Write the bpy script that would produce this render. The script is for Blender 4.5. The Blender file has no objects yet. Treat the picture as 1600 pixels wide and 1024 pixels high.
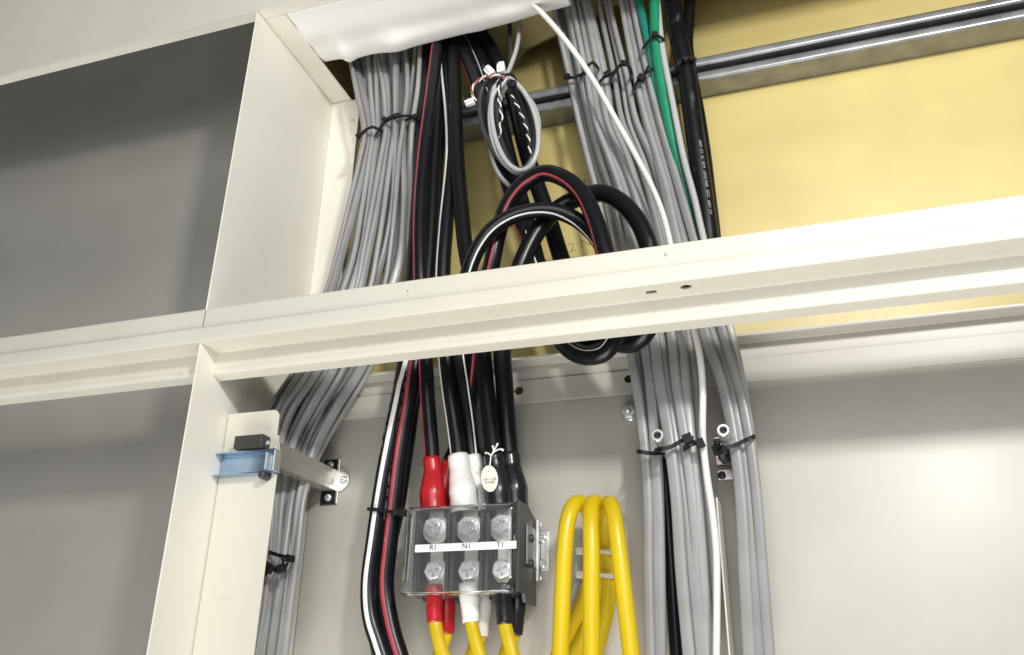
import bpy, bmesh, math, random
import numpy as np
from mathutils import Vector, Matrix
random.seed(7); rng = np.random.default_rng(7)
S = bpy.context.scene
COL = S.collection

# ---------------------------------------------------------------- camera
F = 1332.0                                    # focal length in photo pixels (photo 1600 wide)
_u = np.array([43, -3062, F]); _r = np.array([4386, -518, -F])
_u /= np.linalg.norm(_u); _r /= np.linalg.norm(_r)
_r = _r - _u * (_r @ _u); _r /= np.linalg.norm(_r)
_f = -np.cross(_r, _u)
M = np.stack([_r, _f, _u], 1)                 # image frame = M @ world (X right, Y into cabinet, Z up)
CAM = -(M.T @ np.array([0, 0, 1.0]))          # 1 m from the mounting plate plane (Y = 0)
cam = bpy.data.objects.new('camera', bpy.data.cameras.new('camera')); COL.objects.link(cam)
cam.data.sensor_width = 36; cam.data.lens = 36 * F / 1600; cam.data.clip_start = .01; cam.data.clip_end = 50
R3 = np.stack([M[0], -M[1], -M[2]], 1)
mw = Matrix([list(R3[i]) + [CAM[i]] for i in range(3)] + [[0, 0, 0, 1]])
cam.matrix_world = mw
S.camera = cam

# ---------------------------------------------------------------- world, lamps, exposure
W = bpy.data.worlds.new('World'); S.world = W; W.use_nodes = True
bg = W.node_tree.nodes['Background']; bg.inputs[0].default_value = (.93, .95, 1, 1); bg.inputs[1].default_value = .10

def area(name, loc, tgt, size, power, col=(1, 1, 1), spread=180, size_y=None):
    l = bpy.data.lights.new(name, 'AREA'); l.energy = power; l.color = col; l.size = size; l.spread = math.radians(spread)
    if size_y: l.shape = 'RECTANGLE'; l.size_y = size_y
    o = bpy.data.objects.new(name, l); COL.objects.link(o); o.location = loc
    o.rotation_euler = (Vector(tgt) - Vector(loc)).to_track_quat('-Z', 'Y').to_euler()
    return o
area('work_lamp', (.70, -1.06, .36), (.05, 0, -.02), .11, 9.0, (1, .985, .96))
area('floor_bounce_lamp', (.0, -1.05, -2.1), (0, -.1, .12), 1.5, 40, (1, .985, .96))
area('front_fill_light', (.6, -2.2, .4), (0, 0, .05), 1.4, 19, (.99, .99, 1))  # added soft fill from the front, not an actual lamp of the room
S.view_settings.view_transform = 'Standard'; S.view_settings.look = 'None'
S.view_settings.exposure = .36; S.view_settings.gamma = 1

# ---------------------------------------------------------------- helpers
def P(px, py, Y=0.0):
    """point of the plane at depth Y that the photograph shows at (px, py)"""
    d = M.T @ np.array([(px - 800) / F, (py - 512) / F, 1.0])
    return CAM + d * ((Y - CAM[1]) / d[1])
def mpp(p):                                    # metres per photo pixel at point p
    return (M @ (np.array(p) - CAM))[2] / F

MATS = {}
def mat(name, col, rough=.5, metal=0, bump=None, var=None, coat=0, spec=.5, aniso=None, scratch=None, objvar=0, trans=0, sheen=0):
    m = bpy.data.materials.new(name); m.use_nodes = True; nt = m.node_tree; N = nt.nodes; L = nt.links
    b = N['Principled BSDF']; b.inputs['Roughness'].default_value = rough; b.inputs['Metallic'].default_value = metal
    b.inputs['Base Color'].default_value = (*col, 1); b.inputs['Specular IOR Level'].default_value = spec
    b.inputs['Coat Weight'].default_value = coat; b.inputs['Coat Roughness'].default_value = .15
    tc = N.new('ShaderNodeTexCoord'); src = None
    def noise(sc, det=5, stretch=None):
        n = N.new('ShaderNodeTexNoise'); n.inputs['Scale'].default_value = sc; n.inputs['Detail'].default_value = det
        if stretch:
            mp = N.new('ShaderNodeMapping'); mp.inputs['Scale'].default_value = stretch
            L.new(tc.outputs['Object'], mp.inputs[0]); L.new(mp.outputs[0], n.inputs['Vector'])
        else: L.new(tc.outputs['Object'], n.inputs['Vector'])
        return n
    if var:
        n = noise(var[0], 6, var[2] if len(var) > 2 else None); mr = N.new('ShaderNodeMapRange')
        mr.inputs[1].default_value = .3; mr.inputs[2].default_value = .7
        mr.inputs[3].default_value = 1 - var[1]; mr.inputs[4].default_value = 1 + var[1]
        L.new(n.outputs['Fac'], mr.inputs[0])
        mx = N.new('ShaderNodeMix'); mx.data_type = 'RGBA'; mx.blend_type = 'MULTIPLY'; mx.inputs[0].default_value = 1
        mx.inputs[6].default_value = (*col, 1); L.new(mr.outputs[0], mx.inputs[7]); src = mx.outputs[2]
    if objvar:
        oi = N.new('ShaderNodeObjectInfo'); mr = N.new('ShaderNodeMapRange')
        mr.inputs[3].default_value = 1 - objvar; mr.inputs[4].default_value = 1 + objvar
        L.new(oi.outputs['Random'], mr.inputs[0])
        mx = N.new('ShaderNodeMix'); mx.data_type = 'RGBA'; mx.blend_type = 'MULTIPLY'; mx.inputs[0].default_value = 1
        if src: L.new(src, mx.inputs[6])
        else: mx.inputs[6].default_value = (*col, 1)
        L.new(mr.outputs[0], mx.inputs[7]); src = mx.outputs[2]
    if scratch:                                 # pale dusty scuffs: (scale, threshold, colour, stretch)
        n = noise(scratch[0], 8, scratch[3] if len(scratch) > 3 else None); cr = N.new('ShaderNodeValToRGB')
        cr.color_ramp.elements[0].position = scratch[1]; cr.color_ramp.elements[1].position = min(1, scratch[1] + .12)
        L.new(n.outputs['Fac'], cr.inputs[0])
        mx = N.new('ShaderNodeMix'); mx.data_type = 'RGBA'
        if src: L.new(src, mx.inputs[6])
        else: mx.inputs[6].default_value = (*col, 1)
        mx.inputs[7].default_value = (*scratch[2], 1); L.new(cr.outputs[0], mx.inputs[0]); src = mx.outputs[2]
        mr2 = N.new('ShaderNodeMapRange'); mr2.inputs[3].default_value = rough; mr2.inputs[4].default_value = min(1, rough + .3)
        L.new(cr.outputs[0], mr2.inputs[0]); L.new(mr2.outputs[0], b.inputs['Roughness'])
    else:
        n = noise(14, 6); mr3 = N.new('ShaderNodeMapRange'); mr3.inputs[1].default_value = .3; mr3.inputs[2].default_value = .7
        mr3.inputs[3].default_value = rough * .8; mr3.inputs[4].default_value = min(1, rough * 1.25)
        L.new(n.outputs['Fac'], mr3.inputs[0]); L.new(mr3.outputs[0], b.inputs['Roughness'])
    if src: L.new(src, b.inputs['Base Color'])
    if bump:
        n = noise(bump[0], 3, bump[2] if len(bump) > 2 else None); bp = N.new('ShaderNodeBump')
        bp.inputs['Strength'].default_value = bump[1]; bp.inputs['Distance'].default_value = .001
        L.new(n.outputs['Fac'], bp.inputs['Height']); L.new(bp.outputs[0], b.inputs['Normal'])
    MATS[name] = m
    return m
CREAM = mat('cream_paint_darkened', (.62, .595, .50), .42, bump=(900, .05), var=(9, .04), scratch=(75, .70, (.48, .45, .36), (.35, 1, 1)))  # cream paint made darker to offset the strong light on the bar
CREAM2 = mat('cream_paint_lightened', (.80, .775, .675), .5, bump=(700, .06), var=(6, .04), scratch=(55, .71, (.62, .59, .50), (1, 1, .4)))  # same cream paint made lighter, standing in for light on the panels
PLATE = mat('grey_beige_paint', (.46, .44, .385), .40, bump=(600, .05), var=(7, .07), scratch=(38, .69, (.50, .48, .43), (1, 1, .4)))
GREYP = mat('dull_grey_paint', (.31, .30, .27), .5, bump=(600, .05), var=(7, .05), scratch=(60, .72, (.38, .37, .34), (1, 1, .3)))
WOOD = mat('varnished_board', (.59, .485, .19), .42, bump=(260, .05), var=(9, .08, (1, 1, 1)), scratch=(120, .71, (.48, .39, .16)))
BROWN = mat('brown_board', (.13, .075, .03), .6, bump=(80, .2, (1, 1, 8)), var=(20, .3, (1, 8, 1)))
GREY = mat('grey_pvc', (.285, .285, .28), .31, bump=(160, .10), var=(22, .10), objvar=.13)
GREYC = mat('light_grey_pvc', (.42, .42, .41), .36, bump=(200, .06))
WHITEC = mat('white_pvc', (.70, .69, .65), .38, bump=(120, .06))
GREEN = mat('green_pvc', (.012, .22, .105), .36, bump=(150, .08), var=(30, .1))
TEAL = mat('teal_pvc', (.015, .20, .155), .36, bump=(150, .08), var=(30, .1))
BLACK = mat('black_pvc', (.006, .0065, .008), .30, bump=(180, .08), scratch=(80, .66, (.045, .045, .045), (1, 1, .25)), spec=.32)
BLACKD = mat('dusty_black_pvc', (.005, .005, .006), .42, spec=.2, bump=(130, .18), scratch=(90, .66, (.08, .08, .08), (1, 1, .3)))
DARKCORD = mat('dark_grey_cord', (.035, .035, .037), .4, bump=(200, .08))
REDS = mat('red_stripe', (.38, .045, .06), .4, var=(60, .12), scratch=(150, .68, (.55, .25, .25)))
WHTS = mat('white_stripe', (.78, .77, .74), .4, scratch=(150, .7, (.5, .5, .5)))
REDSL = mat('red_sleeve', (.44, .013, .018), .30, bump=(60, .18))
WHTSL = mat('white_sleeve', (.80, .79, .74), .32, bump=(60, .18))
BLKSL = mat('black_sleeve', (.014, .014, .016), .26, bump=(60, .25))
YEL = mat('yellow_pvc', (.66, .475, .007), .34, bump=(100, .08), var=(14, .04))
TIE = mat('black_nylon', (.008, .008, .009), .45, spec=.3)
TIEW = mat('natural_nylon', (.75, .73, .67), .45)
ZINC = mat('zinc_plate', (.72, .72, .70), .28, .65, bump=(300, .05), var=(30, .12))
PINKZ = mat('pinkish_zinc', (.80, .70, .72), .3, 1, bump=(300, .05), var=(25, .1))
STEEL = mat('galvanised_steel', (.27, .275, .28), .36, .7, bump=(160, .06), var=(40, .18))
GALV = mat('brushed_steel', (.62, .60, .54), .30, .75, bump=(60, .06, (1, 8, 1)), var=(25, .1))
BLUEZ = mat('blue_passivated_zinc', (.42, .58, .78), .25, 1, var=(18, .3))
TIN = mat('tinned_copper', (.78, .76, .71), .42, .2, bump=(200, .05), var=(40, .06))
BOLT = mat('bright_bolt', (.90, .90, .89), .3, .35, bump=(300, .04))
DARK = mat('recess_shade', (.02, .02, .02), .7)  # near-black colour standing in for shade inside a hole
BASE = mat('black_moulding', (.042, .040, .038), .42, bump=(260, .1), scratch=(120, .70, (.08, .075, .07)))
BLKSCREW = mat('black_screw', (.06, .06, .06), .28, .8)
LABEL = mat('white_label', (.80, .80, .77), .45)
PAPER = mat('label_tape', (.70, .72, .80), .5)
TAGM = mat('cream_card', (.78, .74, .62), .6, bump=(300, .1))
INK = mat('ink', (.03, .03, .035), .6)
INKG = mat('grey_ink', (.42, .42, .42), .5)
PENCIL = mat('pencil', (.33, .26, .10), .8)
STRING = mat('white_string', (.80, .78, .72), .7, bump=(800, .4))
VINYL = mat('white_vinyl', (.87, .855, .82), .55, bump=(420, .12), var=(12, .03))
TUBE = mat('tube_steel', (.46, .46, .44), .25, .6)
CONN = mat('white_connector', (.82, .81, .78), .35)
REDW = mat('red_wire', (.45, .03, .03), .4); WHTW = mat('white_wire', (.8, .79, .75), .4); GRNW = mat('grey_green_wire', (.16, .22, .18), .4); BLKW = mat('black_wire', (.015, .015, .015), .4)
# clear cover: thin clear sheet, reflecting at its real gloss
CLEAR = bpy.data.materials.new('clear_plastic'); CLEAR.use_nodes = True
_n = CLEAR.node_tree.nodes; _l = CLEAR.node_tree.links; _n.clear()
_o = _n.new('ShaderNodeOutputMaterial'); _t = _n.new('ShaderNodeBsdfTransparent'); _t.inputs[0].default_value = (.985, .99, .985, 1)
_g = _n.new('ShaderNodeBsdfGlossy'); _g.inputs['Roughness'].default_value = .06; _g.inputs[0].default_value = (1, 1, 1, 1)
_d = _n.new('ShaderNodeBsdfDiffuse'); _d.inputs[0].default_value = (.85, .86, .86, 1)
_f1 = _n.new('ShaderNodeFresnel'); _f1.inputs[0].default_value = 1.5
_m1 = _n.new('ShaderNodeMixShader'); _m1.inputs[0].default_value = .035
_m2 = _n.new('ShaderNodeMixShader'); _tc = _n.new('ShaderNodeTexCoord'); _nz = _n.new('ShaderNodeTexNoise'); _nz.inputs['Scale'].default_value = 35
_bp = _n.new('ShaderNodeBump'); _bp.inputs['Strength'].default_value = .12; _bp.inputs['Distance'].default_value = .002
_l.new(_tc.outputs['Object'], _nz.inputs[0]); _l.new(_nz.outputs['Fac'], _bp.inputs['Height'])
_l.new(_bp.outputs[0], _g.inputs['Normal']); _l.new(_bp.outputs[0], _f1.inputs['Normal'])
_l.new(_t.outputs[0], _m1.inputs[1]); _l.new(_d.outputs[0], _m1.inputs[2])
_l.new(_f1.outputs[0], _m2.inputs[0]); _l.new(_m1.outputs[0], _m2.inputs[1]); _l.new(_g.outputs[0], _m2.inputs[2]); _l.new(_m2.outputs[0], _o.inputs[0])
MATS['clear'] = CLEAR

WL = {}                                        # world location of every object
def tag(o, label=None, cat=None, group=None, kind=None):
    if label: o['label'] = label
    if cat: o['category'] = cat
    if group: o['group'] = group
    if kind: o['kind'] = kind
    return o
def thing(name, label, cat, loc, group=None):
    o = bpy.data.objects.new(name, None); o.empty_display_size = .02; COL.objects.link(o)
    o.location = loc; WL[o] = np.array(loc, float)
    return tag(o, label, cat, group)
def mk(name, V, Fc, m, parent=None, smooth=True, origin=None):
    """one mesh object from world-space vertices"""
    V = np.asarray(V, float)
    og = WL[parent] if parent else (np.array(origin) if origin is not None else (V.min(0) + V.max(0)) / 2)
    me = bpy.data.meshes.new(name); me.from_pydata((V - og).tolist(), [], Fc)
    me.materials.append(m); me.update()
    bm = bmesh.new(); bm.from_mesh(me); bmesh.ops.recalc_face_normals(bm, faces=bm.faces); bm.to_mesh(me); bm.free()
    if smooth: me.polygons.foreach_set('use_smooth', [True] * len(me.polygons))
    o = bpy.data.objects.new(name, me); COL.objects.link(o)
    if parent: o.parent = parent
    else: o.location = og
    WL[o] = og
    return o
def merge(*lists):
    V = []; Fc = []
    for v, f in lists:
        n = len(V); V.extend([tuple(p) for p in v]); Fc.extend([tuple(i + n for i in q) for q in f])
    return V, Fc
def from_bm(bm):
    bm.verts.index_update()
    r = [tuple(v.co) for v in bm.verts], [tuple(v.index for v in f.verts) for f in bm.faces]
    bm.free(); return r
def box(x0, x1, y0, y1, z0, z1, bev=.0008, seg=2):
    bm = bmesh.new(); bmesh.ops.create_cube(bm, size=1)
    for v in bm.verts:
        v.co = ((x0 + x1) / 2 + v.co.x * (x1 - x0), (y0 + y1) / 2 + v.co.y * (y1 - y0), (z0 + z1) / 2 + v.co.z * (z1 - z0))
    if bev: bmesh.ops.bevel(bm, geom=bm.edges[:], offset=bev, segments=seg, affect='EDGES', profile=.5)
    return from_bm(bm)
def prism(poly, axis, a, b, bev=0):
    """polygon (2D) extruded along an axis; axis 'Y': poly in (x,z); 'X': (y,z); 'Z': (x,y)"""
    bm = bmesh.new()
    def p3(u, w, t): return {'Y': (u, t, w), 'X': (t, u, w), 'Z': (u, w, t)}[axis]
    va = [bm.verts.new(p3(u, w, a)) for u, w in poly]; vb = [bm.verts.new(p3(u, w, b)) for u, w in poly]
    bm.faces.new(va); bm.faces.new(vb[::-1]); n = len(poly)
    for i in range(n): bm.faces.new((va[i], va[(i + 1) % n], vb[(i + 1) % n], vb[i]))
    bmesh.ops.recalc_face_normals(bm, faces=bm.faces)
    if bev: bmesh.ops.bevel(bm, geom=bm.edges[:], offset=bev, segments=2, affect='EDGES', profile=.5)
    return from_bm(bm)
def lathe(c, axis, prof, n=24, ref=None):
    """revolve (radius, height) profile about axis through c"""
    ax = np.array(axis, float); ax /= np.linalg.norm(ax)
    r = np.array([1, 0, 0.]) if abs(ax[0]) < .9 else np.array([0, 0, 1.])
    if ref is not None: r = np.array(ref, float)
    r -= ax * (r @ ax); r /= np.linalg.norm(r); s = np.cross(ax, r); V = []; Fc = []
    for rad, h in prof:
        for k in range(n):
            a = 2 * math.pi * k / n; V.append(np.array(c) + ax * h + (r * math.cos(a) + s * math.sin(a)) * rad)
    for i in range(len(prof) - 1):
        for k in range(n):
            Fc.append((i * n + k, i * n + (k + 1) % n, (i + 1) * n + (k + 1) % n, (i + 1) * n + k))
    return V, Fc
def cat_rom(pts, step=.005, closed=False):
    pts = np.asarray(pts, float); n = len(pts)
    ext = np.vstack([pts[-1], pts, pts[0], pts[1]]) if closed else np.vstack([2 * pts[0] - pts[1], pts, 2 * pts[-1] - pts[-2]])
    out = []; ts = []
    for i in range(n if closed else n - 1):
        p0, p1, p2, p3 = ext[i:i + 4]
        k = max(2, int(np.linalg.norm(p2 - p1) / step))
        d1 = max(np.linalg.norm(p1 - p0), 1e-9) ** .5; d2 = max(np.linalg.norm(p2 - p1), 1e-9) ** .5; d3 = max(np.linalg.norm(p3 - p2), 1e-9) ** .5
        m1 = (p1 - p0) / d1 - (p2 - p0) / (d1 + d2) + (p2 - p1) / d2; m2 = (p2 - p1) / d2 - (p3 - p1) / (d2 + d3) + (p3 - p2) / d3
        m1 *= d2; m2 *= d2
        for j in range(k):
            t = j / k
            out.append((2 * t**3 - 3 * t**2 + 1) * p1 + (t**3 - 2 * t**2 + t) * m1 + (-2 * t**3 + 3 * t**2) * p2 + (t**3 - t**2) * m2); ts.append(i + t)
    if not closed: out.append(pts[-1]); ts.append(n - 1.)
    return np.array(out), np.array(ts)
def frames(path, closed=False):
    t = np.roll(path, -1, 0) - np.roll(path, 1, 0)
    if not closed: t[0] = path[1] - path[0]; t[-1] = path[-1] - path[-2]
    t /= np.linalg.norm(t, axis=1)[:, None]
    ref = np.array([0, -1, 0.]); n = ref - t * (t @ ref)[:, None]; n /= np.linalg.norm(n, axis=1)[:, None] + 1e-9
    return t, n, np.cross(n, t)                # tangent, towards the viewer, to the right of a downward path
def sweep(path, rad, sides=16, caps=True, prof=None, twist=None, closed=False):
    t, n, s = frames(path, closed); K = len(path)
    rad = np.broadcast_to(np.asarray(rad, float), (K,)); V = []
    if prof is None:
        a = np.arange(sides) * 2 * math.pi / sides; prof = np.stack([np.cos(a), np.sin(a)], 1)
    else: sides = len(prof)
    for i in range(K):
        tw = twist[i] if twist is not None else 0; c_, s_ = math.cos(tw), math.sin(tw)
        u = n[i] * c_ + s[i] * s_; w = -n[i] * s_ + s[i] * c_
        for p in prof: V.append(path[i] + (u * p[0] + w * p[1]) * rad[i])
    Fc = []
    for i in range(K if closed else K - 1):
        j = (i + 1) % K
        for k in range(sides): Fc.append((i * sides + k, i * sides + (k + 1) % sides, j * sides + (k + 1) % sides, j * sides + k))
    if caps and not closed: Fc += [tuple(range(sides)), tuple(range((K - 1) * sides, K * sides))]
    return V, Fc
def strip(path, rad, ang, half, lift=.00025, n=5, i0=0, i1=None):
    """a coloured stripe moulded into the jacket: arc of +-half about ang (radians, per point)"""
    t, nn, s = frames(path); i1 = i1 or len(path); V = []; Fc = []
    rad = np.broadcast_to(np.asarray(rad, float), (len(path),)); ang = np.broadcast_to(np.asarray(ang, float), (len(path),))
    for i in range(i0, i1):
        for k in range(n):
            a = ang[i] + half * (2 * k / (n - 1) - 1); r = rad[i] + (lift if 0 < k < n - 1 else -.0002)
            V.append(path[i] + (nn[i] * math.cos(a) + s[i] * math.sin(a)) * r)
    for i in range(i1 - i0 - 1):
        for k in range(n - 1): Fc.append((i * n + k, i * n + k + 1, (i + 1) * n + k + 1, (i + 1) * n + k))
    return V, Fc
def text_geo(body, size, ext=0, center=True):
    cu = bpy.data.curves.new('text', 'FONT'); cu.body = body; cu.size = size; cu.extrude = ext; cu.resolution_u = 3
    if center: cu.align_x = 'CENTER'; cu.align_y = 'CENTER'
    ob = bpy.data.objects.new('text', cu); COL.objects.link(ob)
    dg = bpy.context.evaluated_depsgraph_get(); dg.update()
    me = bpy.data.meshes.new_from_object(ob.evaluated_get(dg))
    V = [tuple(v.co) for v in me.vertices]; Fc = [tuple(p.vertices) for p in me.polygons]
    bpy.data.objects.remove(ob); bpy.data.curves.remove(cu); bpy.data.meshes.remove(me)
    return V, Fc
def text_flat(name, body, size, c, m, parent, lift=.0003, rot=0, ex=(1, 0, 0), ez=(0, 0, 1)):
    V, Fc = text_geo(body, size); ex = np.array(ex, float); ez = np.array(ez, float); nrm = np.cross(ex, ez)
    c_, s_ = math.cos(rot), math.sin(rot)
    return mk(name, [np.array(c) + nrm * lift + ex * (v[0] * c_ - v[1] * s_) + ez * (v[0] * s_ + v[1] * c_) for v in V], Fc, m, parent, False)
def text_on(name, body, size, path, rad, s0, ang, m, parent):
    """printing that follows a cable downward from arc length s0"""
    V, Fc = text_geo(body, size, center=False); t, n, s = frames(path)
    L = np.concatenate([[0], np.cumsum(np.linalg.norm(np.diff(path, axis=0), axis=1))]); out = []
    for x, y, z in V:
        q = s0 + x; i = min(max(int(np.searchsorted(L, q)) - 1, 0), len(path) - 2); f = (q - L[i]) / (L[i + 1] - L[i] + 1e-9)
        c = path[i] * (1 - f) + path[i + 1] * f; nn = n[i] * (1 - f) + n[i + 1] * f; ss = s[i] * (1 - f) + s[i + 1] * f
        a = ang + y / rad; out.append(c + (nn * math.cos(a) + ss * math.sin(a)) * (rad + .0003))
    return mk(name, out, Fc, m, parent, False)
def cut(o, geos):
    """real holes: boolean-subtract solids and keep the result as the mesh"""
    tmp = []
    for V, Fc in geos:
        c = mk('cutter', V, Fc, DARK, None, False); tmp.append(c)
        md = o.modifiers.new('b', 'BOOLEAN'); md.operation = 'DIFFERENCE'; md.object = c; md.solver = 'EXACT'
    dg = bpy.context.evaluated_depsgraph_get(); dg.update()
    me = bpy.data.meshes.new_from_object(o.evaluated_get(dg)); o.modifiers.clear(); o.data = me
    for c in tmp: WL.pop(c); bpy.data.objects.remove(c)
def rounded(poly, r, n=5):
    """round the inner corners of an open polyline"""
    P2 = [np.array(p, float) for p in poly]; out = [P2[0]]
    for a, b, c in zip(P2, P2[1:], P2[2:]):
        d1 = (a - b) / np.linalg.norm(a - b); d2 = (c - b) / np.linalg.norm(c - b)
        k = min(r, .45 * np.linalg.norm(a - b), .45 * np.linalg.norm(c - b))
        for j in range(n + 1):
            t = j / n; out.append((1 - t)**2 * (b + d1 * k) + 2 * t * (1 - t) * b + t * t * (b + d2 * k))
    return out + [P2[-1]]
def sheet_x(poly, x0, x1, th, r=.0015):
    """bent sheet metal: an open (y,z) polyline of thickness th extruded along X"""
    q = rounded(poly, r); q = np.array(q); d = np.gradient(q, axis=0); d /= np.linalg.norm(d, axis=1)[:, None]
    nrm = np.stack([-d[:, 1], d[:, 0]], 1); ring = np.vstack([q, (q + nrm * th)[::-1]])
    return prism([tuple(p) for p in ring], 'X', x0, x1)
def sharp(o, deg=35):
    bpy_me = o.data
    bm = bmesh.new(); bm.from_mesh(bpy_me)
    for e in bm.edges: e.smooth = not (len(e.link_faces) == 2 and e.calc_face_angle(0) > math.radians(deg))
    bm.to_mesh(bpy_me); bm.free(); return o

def screw(name, c, axis, r, h, m, parent, hexa=False, recess=True, rot=0.):
    """bolt or screw head with a real cross recess; axis points out of the head"""
    bm = bmesh.new(); n = 6 if hexa else 20; ax = Vector(axis).normalized()
    def ring(rad, z, k=n, off=0): return [bm.verts.new((rad * math.cos(2 * math.pi * (i + off) / k), rad * math.sin(2 * math.pi * (i + off) / k), z)) for i in range(k)]
    if hexa:
        lo = ring(r, 0, 24); hi = ring(r, h * .9, 24)
        for R_ in (lo, hi):
            for i, v in enumerate(R_):
                a = (i % 4) / 4 * math.pi / 3 - math.pi / 6; k = math.cos(math.pi / 6) / math.cos(a)
                v.co.x *= k; v.co.y *= k
        top = ring(r * .80, h, 24); loops = [lo, hi, top]
    else:
        loops = [ring(r, 0, 24), ring(r, h * .35, 24), ring(r * .9, h * .75, 24), ring(r * .62, h, 24)]
    for A, B in zip(loops, loops[1:]):
        for i in range(24): bm.faces.new((A[i], A[(i + 1) % 24], B[(i + 1) % 24], B[i]))
    bm.faces.new(loops[0][::-1]); w = r * .10; q = r * .62; d = h * .55
    cr = [(w, w), (w, q), (-w, q), (-w, w), (-q, w), (-q, -w), (-w, -w), (-w, -q), (w, -q), (w, -w), (q, -w), (q, w)]
    c0 = [bm.verts.new((x, y, h)) for x, y in cr]; c1 = [bm.verts.new((x * .8, y * .8, h - d)) for x, y in cr]
    # top annulus: each cross vertex joined to the ring
    T = loops[-1]
    order = sorted(range(12), key=lambda i: math.atan2(cr[i][1], cr[i][0])); C2 = [c0[i] for i in order]
    ed = [bm.edges.get((T[i], T[(i + 1) % 24])) for i in range(24)]
    ed += [bm.edges.new((c0[i], c0[(i + 1) % 12])) for i in range(12)]
    bmesh.ops.triangle_fill(bm, edges=ed, use_beauty=True)
    for f in [f for f in bm.faces if len(f.verts) == 3 and all(v in c0 for v in f.verts)]: bm.faces.remove(f)
    for i in range(12): bm.faces.new((c0[i], c0[(i + 1) % 12], c1[(i + 1) % 12], c1[i]))
    bm.faces.new(c1)
    rotm = ax.to_track_quat('Z', 'Y').to_matrix().to_4x4() @ Matrix.Rotation(rot, 4, 'Z')
    bmesh.ops.transform(bm, matrix=Matrix.Translation(Vector(c)) @ rotm, verts=bm.verts)
    V, Fc = from_bm(bm)
    return mk(name, V, Fc, m, parent, False, origin=None if parent else c)

# ---------------------------------------------------------------- setting: board, plate, cabinet
YB = .016                                      # front face of the wooden backing board
board = mk('backing_board', *box(-.95, 1.0, YB, YB + .018, -.8, .75, .001), WOOD)
cut(board, [lathe(P(826, 76, YB) + np.array([0, -.01, 0]), (0, 1, 0), [(0, 0), (.0032, 0), (.0032, .02), (0, .02)], 16)])
tag(board, 'yellow varnished wooden board behind the cables', None, None, 'structure')
pm = thing('pencil_mark', 'pencilled figures on the yellow board below the cable loops', 'pencil mark', P(905, 384, YB))
text_flat('handwriting', '2 N', .019, P(906, 383, YB), PENCIL, pm, .0002, .22)
pm = thing('pencil_mark', 'pencilled stroke on the yellow board above the right cable loop', 'pencil mark', P(919, 284, YB))
text_flat('handwriting', 'N', .016, P(919, 284, YB), PENCIL, pm, .0002, .3)

plate = mk('mounting_plate', *box(-.246, .95, 0, .003, -.75, -.0965, .0006), PLATE)
tag(plate, 'grey beige painted mounting plate behind the terminal block', 'mounting plate')

XL = -.279; XR = .47; ZT = .388; YF = -.19
cab = thing('electrical_cabinet', 'cream painted steel cabinet shell around all the cables', 'cabinet', (0, 0, -.7))
mk('side_panel', *box(XL - .0016, XL, YF, .0025, -.75, ZT - .0005, .0004), CREAM2, cab, False)
mk('back_flange', *box(XL + .0003, -.234, 0, .0022, -.090, ZT - .001, .0004), CREAM2, cab, False)
mk('back_flange', *box(XL + .0003, -.2475, .001, .0032, -.75, -.092, .0004), PLATE, cab, False)
# top frame seen from below: left strip, front strip and the header's face
mk('top_frame', *merge(box(XL - .01, -.2485, YF + .0155, .002, ZT, ZT + .0016, .0003), box(-1.6, .95, YF + .0005, YF + .015, ZT, ZT + .0016, .0003)), CREAM2, cab, False)
mk('header', *box(-1.6, .95, YF - .0014, YF, ZT - .001, ZT + .33, .0006), CREAM, cab, False)
mk('opening_lining', *merge(box(-.262, -.2487, YF + .02, .012, ZT + .002, ZT + .25, 0), box(-.262, .95, YF + .02, .014, ZT + .251, ZT + .27, 0)), BROWN, cab, False)
# lower rail: flange standing forward, then a face with a joint
rail = mk('lower_rail', *sheet_x([(-.019, -.0465), (-.019, -.0495), (.0006, -.0495), (.0006, -.1)], -.2325, .95, .0016, .0018), PLATE, cab)
hz = []
for hx, hy in ((811, 611), (983, 592)):
    hz.append(lathe(P(hx, hy, 0) + np.array([0, -.01, 0]), (0, 1, 0), [(0, 0), (.0052, 0), (.0052, .02), (0, .02)], 20))
p_ = P(811, 611, 0); hz.append(box(p_[0] - .0064, p_[0] + .0064, -.01, .01, p_[2] - .0008, p_[2] + .0008, 0))
cut(rail, hz); rail.data.polygons.foreach_set('use_smooth', [False] * len(rail.data.polygons))
mk('rail_step', *box(-.2325, .95, -.0010, .0004, -.0945, -.0680, .0004), PLATE, cab, False)
cut(COL.objects['rail_step'], hz)
# left bay of the same cabinet, beyond the side panel
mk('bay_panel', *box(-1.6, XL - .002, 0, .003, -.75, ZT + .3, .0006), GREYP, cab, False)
c = P(551, 190, 0); screw('screw', c + np.array([0, -.0001, 0]), (0, -1, 0), .0032, .0022, ZINC, cab, rot=.4)

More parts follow.
